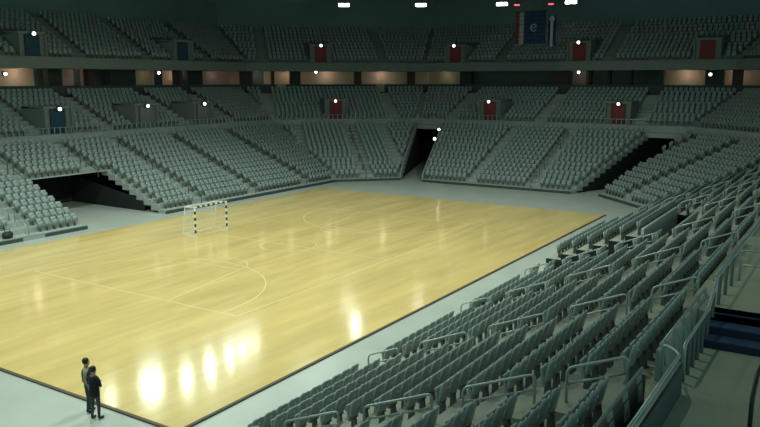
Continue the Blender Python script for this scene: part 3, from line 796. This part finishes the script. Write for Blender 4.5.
# ------------------------------------------------------------------ people
def person(loc, rz, J, E, regions, label, mats, hair_scale=1.):
    """J: joint -> (pos, radius); E: edges; regions: region of each edge"""
    root = empty('person', loc, rz); tag(root, label, 'person')
    names = list(J)
    me = bpy.data.meshes.new('body'); me.from_pydata([J[n][0] for n in names], [(names.index(a), names.index(b)) for a, b, g in E], [])
    ob = bpy.data.objects.new('body', me); COL.objects.link(ob)
    bm = bmesh.new(); bm.from_mesh(me); lay = bm.verts.layers.skin.verify()
    for v, n in zip(bm.verts, names):
        rr = J[n][1]; v[lay].radius = rr if isinstance(rr, tuple) else (rr, rr); v[lay].use_root = (n == 'pelvis')
    bm.to_mesh(me); bm.free()
    sk = ob.modifiers.new('skin', 'SKIN'); sk.use_smooth_shade = True
    sb = ob.modifiers.new('sub', 'SUBSURF'); sb.levels = 2; sb.render_levels = 2
    dg = bpy.context.evaluated_depsgraph_get(); nm = bpy.data.meshes.new_from_object(ob.evaluated_get(dg))
    ob.modifiers.clear(); ob.data = nm; nm.name = 'body'
    nm.materials.clear()
    for m in mats: nm.materials.append(M[m])
    eds = [(Vector(J[a][0]), Vector(J[b][0]), g) for a, b, g in E]
    for p in nm.polygons:
        c = p.center; best = (9, 0)
        for a, b, g in eds:
            ab = b - a; t = max(0, min(1, (c - a).dot(ab) / max(1e-9, ab.length_squared))); dd = (c - a - ab * t).length
            if dd < best[0]: best = (dd, g)
        p.material_index = best[1]
    ob.parent = root
    hp = Vector(J['head'][0])
    mb = MB(); mb.lathe([(.03, .125), (.07, .115), (.1, .075), (.108, .03), (.104, -.01), (.094, -.05), (.07, -.07)][::-1], hp + Vector((0, .022, .01)), 14)
    h = mb.build('hair', M['hair'], root, True)
    mb = MB()
    for s in (-1, 1):
        mb.lathe([(.004, -.012), (.013, 0), (.004, .012)], hp + Vector((s * .034, -.094, .0)), 8)
    mb.build('eyes', M['black'], root, True)
    return root
def skeleton(arm_pose, slim=1., sway=.0, stance=.1, jac=1.):
    J = dict(pelvis=((0, 0, .95), (.155 * slim, .115)), waist=((0, 0, 1.1), (.15 * slim, .108)), chest=((0, .01, 1.3), (.18 * slim, .125)), collar=((0, .015, 1.44), (.12, .09)),
             neck=((0, .01, 1.52), .056), jaw=((0, -.02, 1.60), (.062, .072)), head=((0, -.005, 1.685), (.085, .1)), crown=((0, .0, 1.75), (.062, .078)), nose=((0, -.115, 1.655), .014))
    E = [('pelvis', 'waist', 0), ('waist', 'chest', 0), ('chest', 'collar', 0), ('collar', 'neck', 2), ('neck', 'jaw', 2), ('jaw', 'head', 2), ('head', 'crown', 2), ('jaw', 'nose', 2)]
    for s, S in ((-1, 'l'), (1, 'r')):
        J['hip' + S] = ((s * .095, 0, .88), (.098, .1)); J['knee' + S] = ((s * stance, -.02 + sway * s, .5), .062); J['ankle' + S] = ((s * (stance + .015), .02 + sway * s, .1), .046)
        J['heel' + S] = ((s * (stance + .015), .04 + sway * s, .045), .042); J['toe' + S] = ((s * (stance + .04), -.17 + sway * s, .035), (.045, .032))
        E += [('pelvis', 'hip' + S, 1), ('hip' + S, 'knee' + S, 1), ('knee' + S, 'ankle' + S, 1), ('ankle' + S, 'heel' + S, 3), ('heel' + S, 'toe' + S, 3)]
        sh, el, wr, dirh = arm_pose[S]
        J['sh' + S] = ((s * .19 * slim, .01, 1.40), .068); J['el' + S] = (el, .05); J['wr' + S] = (wr, .034)
        w = Vector(wr); dh = Vector(dirh).normalized(); side = dh.cross(Vector((0, 0, 1)));
        side = side.normalized() if side.length > .1 else Vector((0, 1, 0))
        palm = w + dh * .075; J['palm' + S] = (tuple(palm), (.036, .018))
        E += [('collar', 'sh' + S, 4), ('sh' + S, 'el' + S, 4), ('el' + S, 'wr' + S, 4), ('wr' + S, 'palm' + S, 2)]
        for f in range(4):
            o_ = side * ((f - 1.5) * .019); L = (.065, .078, .074, .058)[f]
            J['f%d' % f + S] = (tuple(palm + o_ + dh * L * .6), .009); J['g%d' % f + S] = (tuple(palm + o_ + dh * L + Vector((0, 0, -.015))), .008)
            E += [('palm' + S, 'f%d' % f + S, 2), ('f%d' % f + S, 'g%d' % f + S, 2)]
        J['th' + S] = (tuple(w + dh * .05 - side * .045), .01); J['ti' + S] = (tuple(w + dh * .085 - side * .05), .009)
        E += [('wr' + S, 'th' + S, 2), ('th' + S, 'ti' + S, 2)]
    return J, E
# taller one: tan jacket, faces the other, arms hanging
pose = dict(l=(None, (-.25, .03, 1.13), (-.22, -.09, .90), (0, -.35, -1)), r=(None, (.25, .04, 1.13), (.21, -.11, .92), (0, -.4, -1)))
J, E = skeleton(pose, 1.02)
toward = math.atan2(1, 1)
p1 = person((-.55, 3.5, 0), math.radians(42), J, E, None, 'taller person in tan jacket and dark vest standing at the court edge', ['tanjkt', 'jeans', 'skin', 'shoe', 'tanjkt'])
mb = MB()   # dark vest over the chest
mb.lathe([(.2, 1.06), (.208, 1.2), (.215, 1.32), (.185, 1.42), (.12, 1.475)], (0, .012, 0), 18); v = mb.build('vest', M['vest'], p1, True); v.scale = (1, .74, 1)
# shorter one: black jacket, folded arms
pose = dict(l=(None, (-.26, -.02, 1.15), (-.03, -.2, 1.17), (1, -.05, .05)), r=(None, (.26, -.02, 1.15), (.04, -.235, 1.22), (-1, -.05, .05)))
J, E = skeleton(pose, 1.0, .03)
p2 = person((-.78, 2.85, 0), math.radians(100), J, E, None, 'person in black jacket and grey trousers with folded arms at the court edge', ['dkjkt', 'greytr', 'skin', 'shoe', 'dkjkt'])
p2.scale = (.97,) * 3
mb = MB(); mb.lathe([(.185, .8), (.19, .95), (.175, 1.12), (.2, 1.3), (.17, 1.41), (.11, 1.49)], (0, .005, 0), 18); v = mb.build('jacket', M['dkjkt'], p2, True); v.scale = (1, .74, 1)

# ------------------------------------------------------------------ world, camera, view
w = bpy.data.worlds.new('teal_fill'); SC.world = w; w.use_nodes = True
bg = w.node_tree.nodes['Background']; bg.inputs[0].default_value = (.42, .75, .72, 1); bg.inputs[1].default_value = .6  # added teal fill, enters where the hall is left open behind the camera
cd = bpy.data.cameras.new('camera'); cam = bpy.data.objects.new('camera', cd); COL.objects.link(cam)
cd.sensor_width = 36; cd.lens = FPX / 760 * 36; cd.clip_end = 400; cd.clip_start = .05
cam.location = CAM
cam.rotation_euler = fw.to_track_quat('-Z', 'Y').to_euler()
SC.camera = cam
SC.view_settings.view_transform = 'Standard'; SC.view_settings.look = 'None'; SC.view_settings.exposure = 0; SC.view_settings.gamma = 1
SC.view_settings.use_curve_mapping = False
